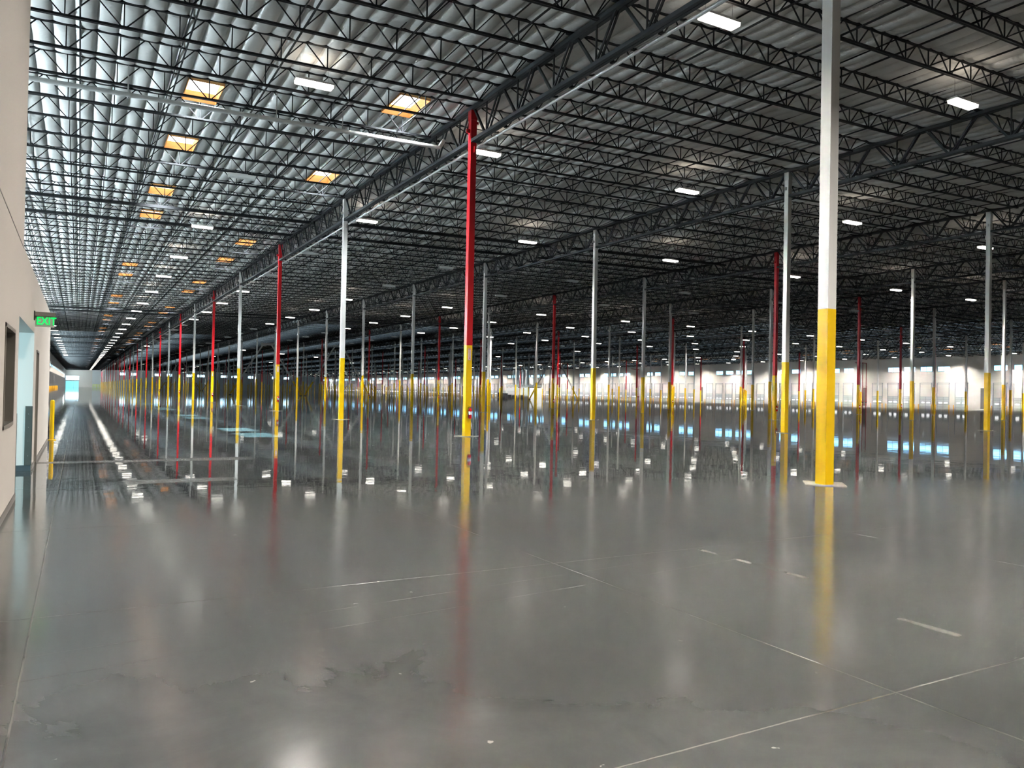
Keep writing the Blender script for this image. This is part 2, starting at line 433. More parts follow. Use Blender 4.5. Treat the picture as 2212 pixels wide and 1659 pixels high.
# drive-in door at the far end of the aisle
o = empty('door_1', (-4.4, YE - 0.05, 0)); tag(o, kind='structure')
g = MB(); g.box(-4.1, 4.1, -0.08, 0.02, 0, 4.3, 'greendoor'); g.build('door_leaf', o)
g = MB()
for z in (1.1, 2.2, 3.2): g.box(-4.1, 4.1, -0.12, -0.08, z, z + 0.06, 'track')
g.box(0.8, 0.95, -0.12, -0.08, 0, 4.3, 'track'); g.box(-4.2, 4.2, -0.12, 0, 4.3, 4.45, 'track'); g.build('door_frame', o)

# ------------------------------------------------------------------ dock doors
dm = {}
g = MB(); w = 2.72
g.box(0, 0.06, -w / 2, w / 2, 0, 2.93, 'doorpanel'); dm['leaf'] = g.mesh('door_leaf')
g = MB()
for z in (0.55, 1.15, 1.75, 2.3, 2.86): g.box(-0.02, 0, -w / 2, w / 2, z, z + 0.05, 'track')
g.box(-0.03, 0, -0.03, 0.03, 0, 2.93, 'track'); dm['ribs'] = g.mesh('panel_seams')
g = MB()
for a in (-0.95, 0.35): g.box(-0.035, -0.02, a - 0.05, a + 0.65, 1.42, 1.66, 'lite')
dm['lite'] = g.mesh('door_window')
g = MB()
for a in (-w / 2 - 0.1, w / 2 + 0.03): g.box(-0.12, 0, a, a + 0.07, 0, 6.15, 'track')
g.box(-0.14, -0.06, -w / 2 - 0.1, w / 2 + 0.1, 6.1, 6.2, 'track'); g.box(-0.10, -0.06, -w / 2, w / 2, 5.85, 5.9, 'track')
g.box(-0.16, -0.04, -w / 2 - 0.2, -w / 2 - 0.1, 5.95, 6.25, 'track')
dm['track'] = g.mesh('lift_track')
g = MB(); g.lathe([(0, 1.12), (0.06, 1.11), (0.1, 1.05), (0.1, 0.0)], (0, 0, 0), 'orange', 10); bollard_me = g.mesh('bollard_post', True)
for side, (xw, rz) in enumerate(((XR, 0.0), (XL, math.pi))):
    wn_ = 'far right' if side == 0 else 'left outer'
    k = 0
    for s in slots:
        yy = slot_y(s)
        if side == 1 and yy < 60: continue
        if side == 0 and yy < 60: continue
        k += 1
        t = empty('dock_door', (xw - (0.10 if side == 0 else -0.10), yy, 0), rz)
        tag(t, 'grey dock door on the %s wall, %s from the near end' % (wn_, ordn(k)), 'door', 'dock doors along the %s wall' % wn_)
        lf_ = ob('door_leaf', dm['leaf'], (0, 0, 0), t); ob('panel_seams', dm['ribs'], (0, 0, 0), lf_); ob('door_window', dm['lite'], (0, 0, 0), lf_)
        ob('lift_track', dm['track'], (0, 0, 0), t)
        if yy > 420: continue
        for q, dy in (('near', -1.62), ('far', 1.62)):
            bo = ob('dock_bollard', bollard_me, (xw - 0.45 if side == 0 else xw + 0.45, yy + dy, 0))
            tag(bo, 'orange bollard on the %s side of the %s dock door, %s wall' % (q, ordn(k), wn_), 'bollard', 'bollards beside the dock doors on the %s wall' % wn_)

# tall louvred panels beside the doors on the right wall
g = MB(); g.box(-0.06, 0, -0.6, 0.6, 0.35, 5.0, 'framebeige')
for i in range(26):
    g.box(-0.09, -0.06, -0.5, -0.06, 0.5 + i * 0.17, 0.6 + i * 0.17, 'darkframe'); g.box(-0.09, -0.06, 0.06, 0.5, 0.5 + i * 0.17, 0.6 + i * 0.17, 'darkframe')
lou = g.mesh('louvre_panel'); k = 0
for s in [s for s in range(-3, 100) if s % 7 == 2]:
    k += 1
    tag(ob('louvre_panel', lou, (XR, slot_y(s) - 0.6, 0)), 'tall narrow grey louvre panel on the right dock wall, %s from the near end' % ordn(k), 'louvre', 'louvre panels on the dock wall')
# sprinkler risers
for k, yy in enumerate((128.0, 129.0, 219.6, 220.4)):
    g = MB(); g.tube((0, 0, 0.9), (0, 0, 11.2), 0.09, 'redpipe'); g.tube((0, 0, 0.0), (0, 0, 0.9), 0.13, 'redpipe')
    g.tube((0, 0, 5.2), (0.4, 0, 5.2), 0.05, 'redpipe'); g.tube((-0.25, 0, 1.5), (0.25, 0, 1.5), 0.16, 'redpipe'); g.tube((0, -0.2, 1.2), (0, 0.2, 1.2), 0.1, 'black')
    g.tube((0, 0, 11.2), (-3, 0, 11.3), 0.09, 'redpipe')
    tag(g.build('sprinkler_riser', None, (174.6, yy, 0), True), 'dark red vertical sprinkler riser by the dock wall, %s from the near end' % ordn(k + 1), 'pipe', 'sprinkler risers by the dock wall')
# white equipment room with ductwork by the dock wall
t = empty('equipment_enclosure', (166, 286.5, 0)); tag(t, 'white equipment enclosure with grey ducts in front of the dock doors', 'enclosure')
g = MB(); g.box(-3, 3, -10, 10, 0, 4.1, 'whitepaint'); g.build('housing', t)
g = MB(); g.box(-3.2, 3.2, -9.5, 10.3, 4.6, 5.4, 'duct'); g.build('horizontal_duct', t)
for yy, w in ((9.2, 0.5), (6.2, 1.2), (1.5, 0.8), (-2.5, 1.0), (-8.5, 0.9)):
    g = MB(); g.box(-w / 2, w / 2, yy - w / 2, yy + w / 2, 5.4, 11.9, 'duct'); g.build('vertical_duct', t)
g = MB(); [g.box(-3.02, -3.0, -3 + i * 0.0, 9, 2.0 + i * 0.5, 2.06 + i * 0.5, 'track') for i in range(4)]; g.build('siding_seams', t)
for k, (yy, w, h) in enumerate(((14.0, 1.5, 2.0), (9.4, 2.4, 1.7), (6.0, 2.0, 1.1), (1.2, 1.8, 0.9), (-5.0, 2.4, 1.0))):
    g = MB(); g.box(-0.7, 0.7, -w / 2, w / 2, 0, h * 0.92, 'black'); g.box(-0.75, 0.75, -w / 2 - .05, w / 2 + .05, h * 0.92, h, 'black')
    tag(g.build('storage_bin', None, (161.9, 286.5 + yy, 0)), 'black bin on the floor before the white enclosure, %s from the left' % ordn(k + 1), 'bin', 'black bins before the enclosure')
g = MB()
for i in range(3): g.box(-2.3, 2.3, -0.1, 0.1, 0.5 + i * 0.7, 0.75 + i * 0.7, 'limeyellow')
for xx in (-2.3, 0, 2.3): g.box(xx - 0.12, xx + 0.12, -0.15, 0.15, 0, 2.2, 'limeyellow')
tag(g.build('guard_rail', None, (11.0, YE - 4, 0)), 'lime yellow guard rail at the far end of the aisle', 'rail')

# ------------------------------------------------------------------ columns
def column_parts(red, H):
    a = 0.127
    g = MB(); g.box(-a, a, -a, a, 0.0, 3.66, 'yellow'); y = g.mesh('painted_base')
    g = MB(); g.box(-a, a, -a, a, 3.66, H, 'colred' if red else 'colwhite'); s = g.mesh('shaft')
    c = 'colred' if red else 'colwhite'
    g = MB(); g.box(-a - .015, a + .015, -a - .02, a + .02, H - 0.42, H, c); g.box(a, a + 0.11, -0.06, 0.06, H - 0.55, H - 0.45, c)
    g.box(-0.01, 0.01, -a - 0.12, -a, H - 1.75, H - 1.5, c); g.box(-0.01, 0.01, a, a + 0.12, H - 1.75, H - 1.5, c)
    g.box(-a - 0.14, -a, -0.05, 0.05, H - 0.95, H - 0.8, c)
    cp = g.mesh('cap')
    return y, s, cp
g = MB(); r = 0.55
g.add([(-r, 0, .004), (0, -r, .004), (r, 0, .004), (0, r, .004)], [(0, 1, 2, 3)], 'grout')
for i in range(4):
    p = [(-r, 0), (0, -r), (r, 0), (0, r)][i]; q = [(0, -r), (r, 0), (0, r), (-r, 0)][i]
    g.bar((p[0], p[1], .004), (q[0], q[1], .004), 0.03, 0.006, 'grout2', side=(0, 0, 1), caps=False)
pad_me = g.mesh('infill_pad')
MERGED = {}
def merged(parts, key):
    if key in MERGED: return MERGED[key]
    g = MB()
    for me in parts:
        vs = [tuple(v.co) for v in me.vertices]
        names = [next(k for k, q in M.items() if q == mm) for mm in me.materials]
        o = len(g.v); g.v.extend(vs); idx = [g.mi(nn) for nn in names]
        for p in me.polygons: g.f.append(tuple(i + o for i in p.vertices)); g.m.append(idx[p.material_index])
    MERGED[key] = g.mesh(key.split('|')[0]); return MERGED[key]
cols = []
for k, x in enumerate(ROWS):
    for j in range(-1, 37): cols.append((k, j, x, coly(j)))
def depth_ok(x, y, m=1.0):
    d = x * fw.x + y * fw.y; l = x * rt.x + y * rt.y
    return d > 0.5 and abs(l) / d < 0.661 + 0.03 * m
cols.sort(key=lambda c: (0 if depth_ok(c[2], c[3]) else 1, math.hypot(c[2], c[3])))
vis = [c for c in cols if depth_ok(c[2], c[3])]
rest = [c for c in cols if not depth_ok(c[2], c[3])]
cparts = {}
def is_red(k, j):
    if k in (0, 4, 8): return j % 2 == 1
    if k in (2, 6): return j % 2 == 0
    return False
ROWW = ['row nearest the left aisle', 'second row', 'third row', 'fourth row', 'fifth row', 'sixth row', 'seventh row', 'eighth row', 'row nearest the dock wall']
stuff_cols = MB()
for n, (k, j, x, y) in enumerate(vis + rest):
    red = is_red(k, j); H = zt(x) - 0.19
    key = (k, red)
    if key not in cparts: cparts[key] = column_parts(red, H)
    P = cparts[key]
    if n < 300:
        lab = '%s column with yellow base, %s in the %s' % ('red' if red else 'white', ordn(j + 2), ROWW[k])
        if n < 70:
            t = empty('steel_column', (x, y, 0))
            ob('painted_base', P[0], (0, 0, 0), t); ob('shaft', P[1], (0, 0, 0), t); ob('cap', P[2], (0, 0, 0), t); ob('infill_pad', pad_me, (0, 0, 0), t)
        else:
            t = ob('steel_column', merged(P[:2], 'steel_column|%d%d' % (k, red)), (x, y, 0))
        tag(t, lab, 'column', 'steel columns')
    else:
        a = 0.127
        stuff_cols.box(x - a, x + a, y - a, y + a, 0, 3.66, 'yellow'); stuff_cols.box(x - a, x + a, y - a, y + a, 3.66, H, 'colred' if red else 'colwhite')
if stuff_cols.v:
    tag(stuff_cols.build('steel_columns_far'), 'remaining steel columns with yellow bases, far off or outside the view', 'column', kind='stuff')
    bpy.data.objects['steel_columns_far'].name = 'distant_columns'

# sloping chevron braces
g = MB()
def brace(xa, xb, y, n, lab):
    xm = (xa + xb) / 2; zt_ = zt(xm) - 0.75
    t = empty('chevron_brace', (xm, y, 0)); tag(t, lab, 'brace', 'chevron braces between columns')
    for sg, xf in ((-1, xa + 0.5), (1, xb - 0.5)):
        p = Vector((xf - xm, 0, 0.25)); q = Vector((sg * 0.9, 0, zt_ - 0.2)); f = (3.66 - p.z) / (q.z - p.z); mdl = p.lerp(q, f)
        g = MB(); g.bar(p, mdl, 0.34, 0.34, 'yellow'); g.bar(mdl, q, 0.34, 0.34, 'colwhite')
        g.box(p.x - 0.3, p.x + 0.3, -0.15, 0.15, 0, 0.12, 'black'); g.build('brace_leg', t)
    g = MB(); g.box(-1.5, 1.5, -0.18, 0.18, zt_ - 0.55, zt_, 'colwhite'); g.build('gusset_plate', t)
nb = 0
for j in (11, 22, 31):
    for a, c in ((1, 2), (2, 3), (6, 7)):
        nb += 1
        brace(ROWS[a], ROWS[c], coly(j), nb, 'grey chevron brace with yellow feet, %s column line, %s to %s row' % (ordn(j + 2), ordn(a + 1), ordn(c + 1)))

# extinguishers and arrow signs on the red columns
def text_mesh(body, size, mt, off=0.0, ext=0.002, bold=0.0):
    cu = bpy.data.curves.new('t', 'FONT'); cu.body = body; cu.size = size; cu.extrude = ext; cu.offset = bold
    cu.align_x = 'CENTER'; cu.align_y = 'CENTER'; cu.space_character = 1.05
    o = bpy.data.objects.new('t', cu); COL.objects.link(o)
    dg = bpy.context.evaluated_depsgraph_get(); dg.update()
    me = bpy.data.meshes.new_from_object(o.evaluated_get(dg)); bpy.data.objects.remove(o); me.materials.clear(); me.materials.append(M[mt])
    return me
g = MB(); g.lathe([(0, 0), (0.062, 0.0), (0.07, 0.012), (0.07, 0.33), (0.064, 0.37), (0.04, 0.405), (0.022, 0.42), (0.022, 0.44), (0, 0.44)], (0, 0, 0), 'extred', 20); ex_body = g.mesh('cylinder_body', True)
g = MB(); g.lathe([(0.0715, 0.16), (0.0715, 0.29)], (0, 0, 0), 'signwhite', 20); ex_label = g.mesh('label')
g = MB(); g.box(-0.02, 0.02, -0.02, 0.02, 0.44, 0.475, 'chrome'); g.bar((-0.01, 0, 0.475), (-0.11, 0, 0.52), 0.02, 0.008, 'black'); g.bar((-0.01, 0, 0.455), (-0.10, 0, 0.462), 0.02, 0.008, 'black')
g.tube((0.02, -0.02, 0.455), (0.03, -0.035, 0.455), 0.018, 'chrome', 10); ex_valve = g.mesh('valve')
g = MB()
pts = [(-0.02, 0, 0.45), (-0.07, 0, 0.46), (-0.10, 0, 0.42), (-0.105, 0, 0.30), (-0.09, 0, 0.16), (-0.085, 0, 0.10)]
for a, c in zip(pts, pts[1:]): g.tube(a, c, 0.011, 'black', 8)
g.tube((-0.085, 0, 0.11), (-0.083, 0, 0.04), 0.014, 'black', 8, 0.022); ex_hose = g.mesh('hose', True)
g = MB(); g.box(-0.03, 0.03, 0.07, 0.085, 0.1, 0.42, 'chrome'); g.box(-0.075, 0.075, 0.05, 0.07, 0.3, 0.32, 'black'); ex_br = g.mesh('bracket')
g = MB(); g.box(-0.065, 0.065, -0.004, 0.004, 0, 0.47, 'signwhite'); sg_plate = g.mesh('plate')
g = MB()
for a in ((-0.06, -0.052, 0.01, 0.46), (0.052, 0.06, 0.01, 0.46), (-0.06, 0.06, 0.452, 0.46), (-0.06, 0.06, 0.01, 0.018)): g.box(a[0], a[1], -0.006, -0.004, a[2], a[3], 'signred')
g.box(-0.012, 0.012, -0.006, -0.004, 0.085, 0.10, 'signred')
g.add([(-0.036, -0.006, 0.075), (0.036, -0.006, 0.075), (0, -0.006, 0.03)], [(0, 1, 2), (2, 1, 0)], 'signred'); sg_art = g.mesh('border_and_arrow')
t_fire = text_mesh('FIRE', 0.045, 'signred', bold=0.001); t_ext = text_mesh('EXTINGUISHER', 0.044, 'signred', bold=0.001)
for k, j in [(k, j) for k in (0, 2, 4, 6) for j in range(-1, 20) if is_red(k, j)]:
    x, y = ROWS[k], coly(j)
    if not depth_ok(x, y) or math.hypot(x, y) > 215: continue
    t = empty('fire_extinguisher', (x + 0.045, y - 0.127 - 0.085, 0.72))
    tag(t, 'red fire extinguisher hung on the %s column of the %s' % (ordn(j + 2), ROWW[k]), 'fire extinguisher', 'fire extinguishers on red columns')
    for nm, me in (('cylinder_body', ex_body), ('valve', ex_valve), ('hose', ex_hose), ('bracket', ex_br)): ob(nm, me, (0, 0, 0), t)
    ob('label', ex_label, (0, 0, 0), [c for c in t.children if c.name.startswith('cylinder_body')][0])
    t = empty('extinguisher_sign', (x + 0.0, y - 0.132, 3.06))
    tag(t, 'white and red arrow sign on the %s column, %s' % (ordn(j + 2), ROWW[k]), 'sign', 'extinguisher signs on red columns')
    ob('plate', sg_plate, (0, 0, 0), t); pl = ob('border_and_arrow', sg_art, (0, 0, 0), t)
    o = ob('lettering', t_fire, (0, -0.006, 0.425), t); o.rotation_euler = (math.pi / 2, 0, 0)
    o = ob('lettering', t_ext, (0, -0.006, 0.255), t); o.rotation_euler = (math.pi / 2, -math.pi / 2, 0); o.rotation_euler = Matrix(((0, -1, 0), (0, 0, -1), (1, 0, 0))).to_euler()

# ------------------------------------------------------------------ roof joists
def joist_parts(b):
    """joist of roof bay b; local x from the bay's left edge, z absolute, y = 0"""
    x0, x1 = EDGE[b], EDGE[b + 1]; S = x1 - x0
    aisle = b in (0, 9)
    dep = 0.73 if aisle else 0.60
    if b == 0: nodes = [10.06 + 1.524 - 1.524 * i for i in range(13)][::-1]; ends = (XL + 0.9, 12.85)
    elif b == 9: nodes = [2 * RIDGE - (10.06 + 1.524 - 1.524 * i) for i in range(13)]; ends = (2 * RIDGE - 12.85, XR - 0.9)
    else:
        n = round(S / 1.219); w = S / n
        nodes = [x0 + w * i for i in range(2, n - 1)]; ends = (x0 + 1.45, x1 - 1.45)
    zb = lambda x: zt(x) - dep
    X = lambda x: x - x0
    xm = RIDGE if x0 < RIDGE < x1 else None
    g = MB()
    for dy in (-0.036, 0.036):
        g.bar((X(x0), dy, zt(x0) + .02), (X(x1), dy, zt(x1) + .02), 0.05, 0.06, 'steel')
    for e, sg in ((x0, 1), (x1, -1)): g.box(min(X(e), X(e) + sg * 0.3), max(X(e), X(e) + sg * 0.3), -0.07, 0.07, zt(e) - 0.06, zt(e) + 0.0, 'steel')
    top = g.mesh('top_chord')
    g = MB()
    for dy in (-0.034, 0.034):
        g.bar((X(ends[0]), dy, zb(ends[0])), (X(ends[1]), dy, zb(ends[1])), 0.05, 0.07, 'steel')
    bot = g.mesh('bottom_chord')
    g = MB(); W = 0.034
    for i, x in enumerate(nodes):
        g.bar((X(x), 0, zb(x)), (X(x), 0, zt(x)), W, W, 'steel', caps=False)
        if i + 1 < len(nodes):
            xm_ = (x + nodes[i + 1]) / 2
            g.bar((X(x) + .05, 0, zb(x)), (X(xm_) - .04, 0, zt(xm_)), W, W, 'steel', caps=False)
            g.bar((X(xm_) + .04, 0, zt(xm_)), (X(nodes[i + 1]) - .05, 0, zb(nodes[i + 1])), W, W, 'steel', caps=False)
    for xe, xn, sg, xo in ((ends[0], nodes[0], -1, x0), (ends[1], nodes[-1], 1, x1)):
        if abs(xe - xn) > 0.9:
            xq = xe - sg * 0.16
            g.bar((X(xn) , 0, zb(xn)), (X((xn + xq) / 2), 0, zt((xn + xq) / 2)), W, W, 'steel', caps=False)
            g.bar((X((xn + xq) / 2), 0, zt((xn + xq) / 2)), (X(xq), 0, zb(xq)), W, W, 'steel', caps=False)
            xn = xq
        g.bar((X(xn), 0, zb(xn)), (X(xo) - sg * 0.35, 0, zt(xo)), W, W, 'steel', caps=False)
        g.bar((X(xn), 0, zb(xn)), (X(xn) + sg * 0.45, 0, zt(xn)), W, W, 'steel', caps=False)
    web = g.mesh('web')
    return top, bot, web
JP = [joist_parts(b) for b in range(10)]
HEAVY = {9, 11, 38, 40, 67, 69, 78, 80, 90, 101, 113, 125}
NJ0, NJ1 = -19, int((YE - Y1) / JS)
sky_cells = {}
for b_, lst in ((0, [1, 4, 8, 11, 21, 24, 33, 37, 46, 50, 59, 63, 72, 76, 85, 89, 98, 102, 111, 115, 130, 145, 160, 175, 190, 205, 220]),):
    for k in lst: sky_cells[(3.284, k)] = 1
for k in [0, 5, 14, 18, 25, 29, 38, 42, 51, 55, 64, 68, 77, 81, 95, 110, 125, 140, 155, 170, 185, 200, 215, 230]: sky_cells[(10.602, k)] = 1
for k in range(14, 240, 5): sky_cells[(2 * RIDGE - 3.284 - 1.219, k)] = 1
for k in range(16, 240, 7): sky_cells[(2 * RIDGE - 10.602 - 1.219, k)] = 1

jl = []
for b in range(10):
    for n in range(NJ0, NJ1 + 1):
        xc = (EDGE[b] + EDGE[b + 1]) / 2; y = Y1 + n * JS
        d = (xc * fw.x + y * fw.y)
        inview = any(depth_ok(EDGE[b] + f * (EDGE[b + 1] - EDGE[b]), y, 0) and (10.9 / max(.1, (EDGE[b] + f * (EDGE[b + 1] - EDGE[b])) * fw.x + y * fw.y)) < 0.52 for f in (0, .25, .5, .75, 1))
        jl.append((0 if inview else 1, math.hypot(xc, y) * (1.0 if b < 2 else 1.25), b, n, y))
jl.sort()
ind = set()
for r_, (iv, dd, b, n, y) in enumerate(jl[:300]):
    ind.add((b, n))
    lab = 'dark roof joist over the %s bay, %s from the near end' % (BAYN[b], ordn(n - NJ0 + 1))
    if r_ < 80:
        t = empty('roof_joist', (EDGE[b], y, 0))
        ob('top_chord', JP[b][0], (0, 0, 0), t); ob('bottom_chord', JP[b][1], (0, 0, 0), t); ob('web', JP[b][2], (0, 0, 0), t)
    else:
        t = ob('roof_joist', merged(JP[b], 'roof_joist|%d' % b), (EDGE[b], y, 0))
    tag(t, lab, 'roof joist', 'roof joists')
# all the remaining, smaller joists: one object
def np_of(me):
    v = np.empty(len(me.vertices) * 3, np.float32); me.vertices.foreach_get('co', v)
    f = np.empty(len(me.loops), np.int32); me.loops.foreach_get('vertex_index', f)
    return v.reshape(-1, 3), f.reshape(-1, 4)
def np_mesh(name, V, Fq, mats, mi=None, smooth=False):
    me = bpy.data.meshes.new(name)
    me.vertices.add(len(V)); me.vertices.foreach_set('co', np.ascontiguousarray(V, np.float32).ravel())
    nf = len(Fq); me.loops.add(nf * 4); me.loops.foreach_set('vertex_index', np.ascontiguousarray(Fq, np.int32).ravel())
    me.polygons.add(nf); me.polygons.foreach_set('loop_start', np.arange(0, nf * 4, 4, dtype=np.int32))
    me.polygons.foreach_set('loop_total', np.full(nf, 4, np.int32))
    for q in mats: me.materials.append(M[q])
    if mi is not None: me.polygons.foreach_set('material_index', np.asarray(mi, np.int32))
    if smooth: me.polygons.foreach_set('use_smooth', np.ones(nf, bool))
    me.update(calc_edges=True); me.validate(); return me
VV, FF, off = [], [], 0
for b in range(10):
    v, f = np_of(merged(JP[b], 'roof_joist|%d' % b))
    for n in range(NJ0, NJ1 + 1):
        if (b, n) in ind: continue
        q = v.copy(); q[:, 0] += EDGE[b]; q[:, 1] += Y1 + n * JS
        VV.append(q); FF.append(f + off); off += len(v)
tag(ob('distant_roof_joists', np_mesh('distant_roof_joists', np.concatenate(VV), np.concatenate(FF), ['steel'])), 'the many further dark roof joists receding under the insulation', 'roof joist', kind='stuff')

# thicker collector lines doubled onto some joists
k = 0
for n in sorted(HEAVY):
    for b in range(0, 4 if n < 60 else 2):
        k += 1
        x0, x1 = EDGE[b] + 0.9, EDGE[b + 1] - 0.9; dep = 0.76 if b == 0 else 0.63
        g = MB(); g.bar((0, 0, zt(x0) - dep - .05), (x1 - x0, 0, zt(x1) - dep - .05), 0.20, 0.13, 'steel')
        tag(g.build('collector_beam', None, (x0, Y1 + n * JS, 0)), 'thick dark beam under the %s joist of the %s bay' % (ordn(n - NJ0 + 1), BAYN[b]), 'beam', 'collector beams under the joists')

# bridging lines that run the length of the building under the joists
k = 0
for b in range(10):
    x0, x1 = EDGE[b], EDGE[b + 1]
    if b == 0: xs = [-6.05, -3.12, -0.22, 2.72, 5.61, 8.58, 11.33]
    elif b == 9: xs = [2 * RIDGE - q for q in (-6.05, -3.12, -0.22, 2.72, 5.61, 8.58, 11.33)]
    else:
        nn = 5 if x1 - x0 > 16 else 4; st = (x1 - x0 - 7.32) / (nn - 1); xs = [x0 + 3.66 + st * i for i in range(nn)]
        if b == 1: xs = [17.3, 20.15, 22.85, 25.75, 28.4]
    for i, x in enumerate(xs):
        k += 1; dep = 0.73 if b in (0, 9) else 0.60
        g = MB(); g.bar((x, YN, zt(x) - dep + 0.055), (x, YE, zt(x) - dep + 0.055), 0.045, 0.05, 'steel', side=(1, 0, 0)); g.bar((x, YN, zt(x) - .06), (x, YE, zt(x) - .06), 0.035, 0.035, 'steel', side=(1, 0, 0))
        tag(g.build('bridging_rod'), 'long dark bridging line, %s from left in the %s roof bay' % (ordn(i + 1), BAYN[b]), 'bridging', 'bridging lines under the joists')

# ------------------------------------------------------------------ joist girders along the column rows
def girder_parts(k):
    z = zt(ROWS[k]); ztop, zbot = z - 0.14, z - 1.46
    g = MB()
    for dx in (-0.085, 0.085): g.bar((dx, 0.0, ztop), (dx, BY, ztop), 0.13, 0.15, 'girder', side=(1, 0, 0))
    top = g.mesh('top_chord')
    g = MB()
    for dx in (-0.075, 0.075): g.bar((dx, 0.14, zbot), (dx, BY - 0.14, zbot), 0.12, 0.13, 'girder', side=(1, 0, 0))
    bot = g.mesh('bottom_chord')
    g = MB()
    for i in range(7):
        yb = (i + 0.5) * JS
        for dx in (-0.06, 0.06): g.bar((dx, i * JS + 0.12, ztop), (dx, yb - .06, zbot), 0.05, 0.075, 'girder', side=(1, 0, 0), caps=False)
        g.bar((0, (i + 1) * JS - 0.12, ztop), (0, yb + .06, zbot), 0.08, 0.08, 'girder', side=(1, 0, 0), caps=False)
        g.bar((0, yb, ztop), (0, yb, zbot), 0.05, 0.05, 'girder', side=(1, 0, 0), caps=False)
    web = g.mesh('web'); return top, bot, web
GP = [girder_parts(k) for k in range(9)]
gl = []
for k in range(9):
    for j in range(-1, 37):
        y = coly(j); gl.append((0 if depth_ok(ROWS[k], y + BY / 2, 4) else 1, math.hypot(ROWS[k], y + BY / 2), k, j, y))
gl.sort(); VV, FF, off = [], [], 0
for r_, (iv, dd, k, j, y) in enumerate(gl):
    if y + BY > YE + 1: continue
    if r_ < 300:
        lab = 'dark joist girder over the %s, %s span' % (ROWW[k], ordn(j + 2))
        if r_ < 40:
            t = empty('joist_girder', (ROWS[k], y, 0))
            for nm, me in zip(('top_chord', 'bottom_chord', 'web'), GP[k]): ob(nm, me, (0, 0, 0), t)
        else: t = ob('joist_girder', merged(GP[k], 'joist_girder|%d' % k), (ROWS[k], y, 0))
        tag(t, lab, 'girder', 'joist girders')
    else:
        v, f = np_of(merged(GP[k], 'joist_girder|%d' % k)); q = v.copy(); q[:, 0] += ROWS[k]; q[:, 1] += y
        VV.append(q); FF.append(f + off); off += len(v)
if VV: tag(ob('distant_girders', np_mesh('distant_girders', np.concatenate(VV), np.concatenate(FF), ['girder'])), 'further joist girders, hardly visible at the far end', 'girder', kind='stuff')

# ------------------------------------------------------------------ pipes under the roof
t = empty('cross_pipe', (0, 30.5, 0)); tag(t, 'white sprinkler main crossing the aisle under the joists to the red column', 'pipe')
g = MB(); za = lambda x: 12.05 + 0.0165 * (x - 2)
g.tube((-9.0, 0, za(-9)), (13.25, 0, za(13.25)), 0.085, 'pipe', 14)
g.tube((13.25, 0, za(13.25)), (13.45, 0, za(13.25) + 0.35), 0.085, 'pipe', 14)
for x in (-3.2, 1.3, 5.7, 10.0): g.tube((x, 0, za(x)), (x + 0.05, 0, za(x)), 0.105, 'pipe', 14)
g.build('main', t, smooth=True)
for x in (-4.4, 1.27, 6.4, 9.0):
    g = MB(); g.tube((x, 0, za(x)), (x, 0, zt(x) - 0.05), 0.022, 'pipe', 8); g.tube((x, 0, za(x) - .12), (x, 0, za(x) - .05), 0.035, 'pipe', 8); g.build('hanger', t)
for r_, (k, nm) in enumerate(((0, 'row nearest the left aisle'), (1, 'second row'))):
    x = ROWS[k] + 0.42; z = zt(ROWS[k]) - 1.50
    if k == 1: continue
    t = empty('sprinkler_main', (x, 0, z)); tag(t, 'light grey pipe beside the girders of the %s' % nm, 'pipe')
    g = MB(); g.tube((0, YN + .3, 0), (0, YE - 3, 0), 0.06, 'pipe', 12); g.build('main', t, smooth=True)
    g = MB()
    for i in range(0, 60):
        y = 8 + i * JS * 3; g.box(-0.35, 0.03, y - 0.02, y + 0.02, 0.03, 0.075, 'pipe')
    g.build('support_bracket', t)

# ------------------------------------------------------------------ skylights
g = MB(); w, h = 1.219 / 2, JS / 2 - 0.12
for a in ((-w - .03, -w, -h, h), (w, w + .03, -h, h)): g.box(a[0], a[1], a[2], a[3], -0.14, 0.36, 'wood')
for a in ((-w, w, -h - .03, -h), (-w, w, h, h + .03)): g.box(a[0], a[1], a[2], a[3], -0.14, 0.36, 'wood')
curb_me = g.mesh('wooden_curb')
sky_l = bpy.data.lights.new('skylight_daylight', 'AREA'); sky_l.shape = 'RECTANGLE'; sky_l.size = 1.15; sky_l.size_y = 2.1
sky_l.energy = SKYL_W; sky_l.color = (0.90, 0.97, 1.0); sky_l.spread = math.radians(125)
g = MB()
nx, ny = 6, 8
vs = [(-w + 2 * w * i / nx, -h + 2 * h * j / ny, 0.27 + 0.18 * math.sin(math.pi * i / nx) ** .5 * math.sin(math.pi * j / ny) ** .5) for j in range(ny + 1) for i in range(nx + 1)]
g.add(vs, [(j * (nx + 1) + i, (j + 1) * (nx + 1) + i, (j + 1) * (nx + 1) + i + 1, j * (nx + 1) + i + 1) for j in range(ny) for i in range(nx)], 'dome')
dome_me = g.mesh('dome', True)
nsk = {}
for (x, k) in sorted(sky_cells, key=lambda q: (q[0], q[1])):
    y = Y1 + (k + 0.5) * JS
    if y > YE - 3: continue
    nsk[x] = nsk.get(x, 0) + 1
    cn = {3.284: 'left line over the aisle', 10.602: 'right line over the aisle'}.get(x, 'lines beside the dock wall')
    t = empty('skylight', (x + w, y, zt(x + w) + 0.05))
    tag(t, 'orange-curbed skylight, %s from the near end, %s%s' % (ordn(nsk[x]), cn, '' if x < 20 else (', inner' if x < 2 * RIDGE - 5 else ', outer')), 'skylight', 'roof skylights')
    ob('wooden_curb', curb_me, (0, 0, 0), t); ob('dome', dome_me, (0, 0, 0), t); ob('skylight_daylight', sky_l, (0, 0, -0.1), t)

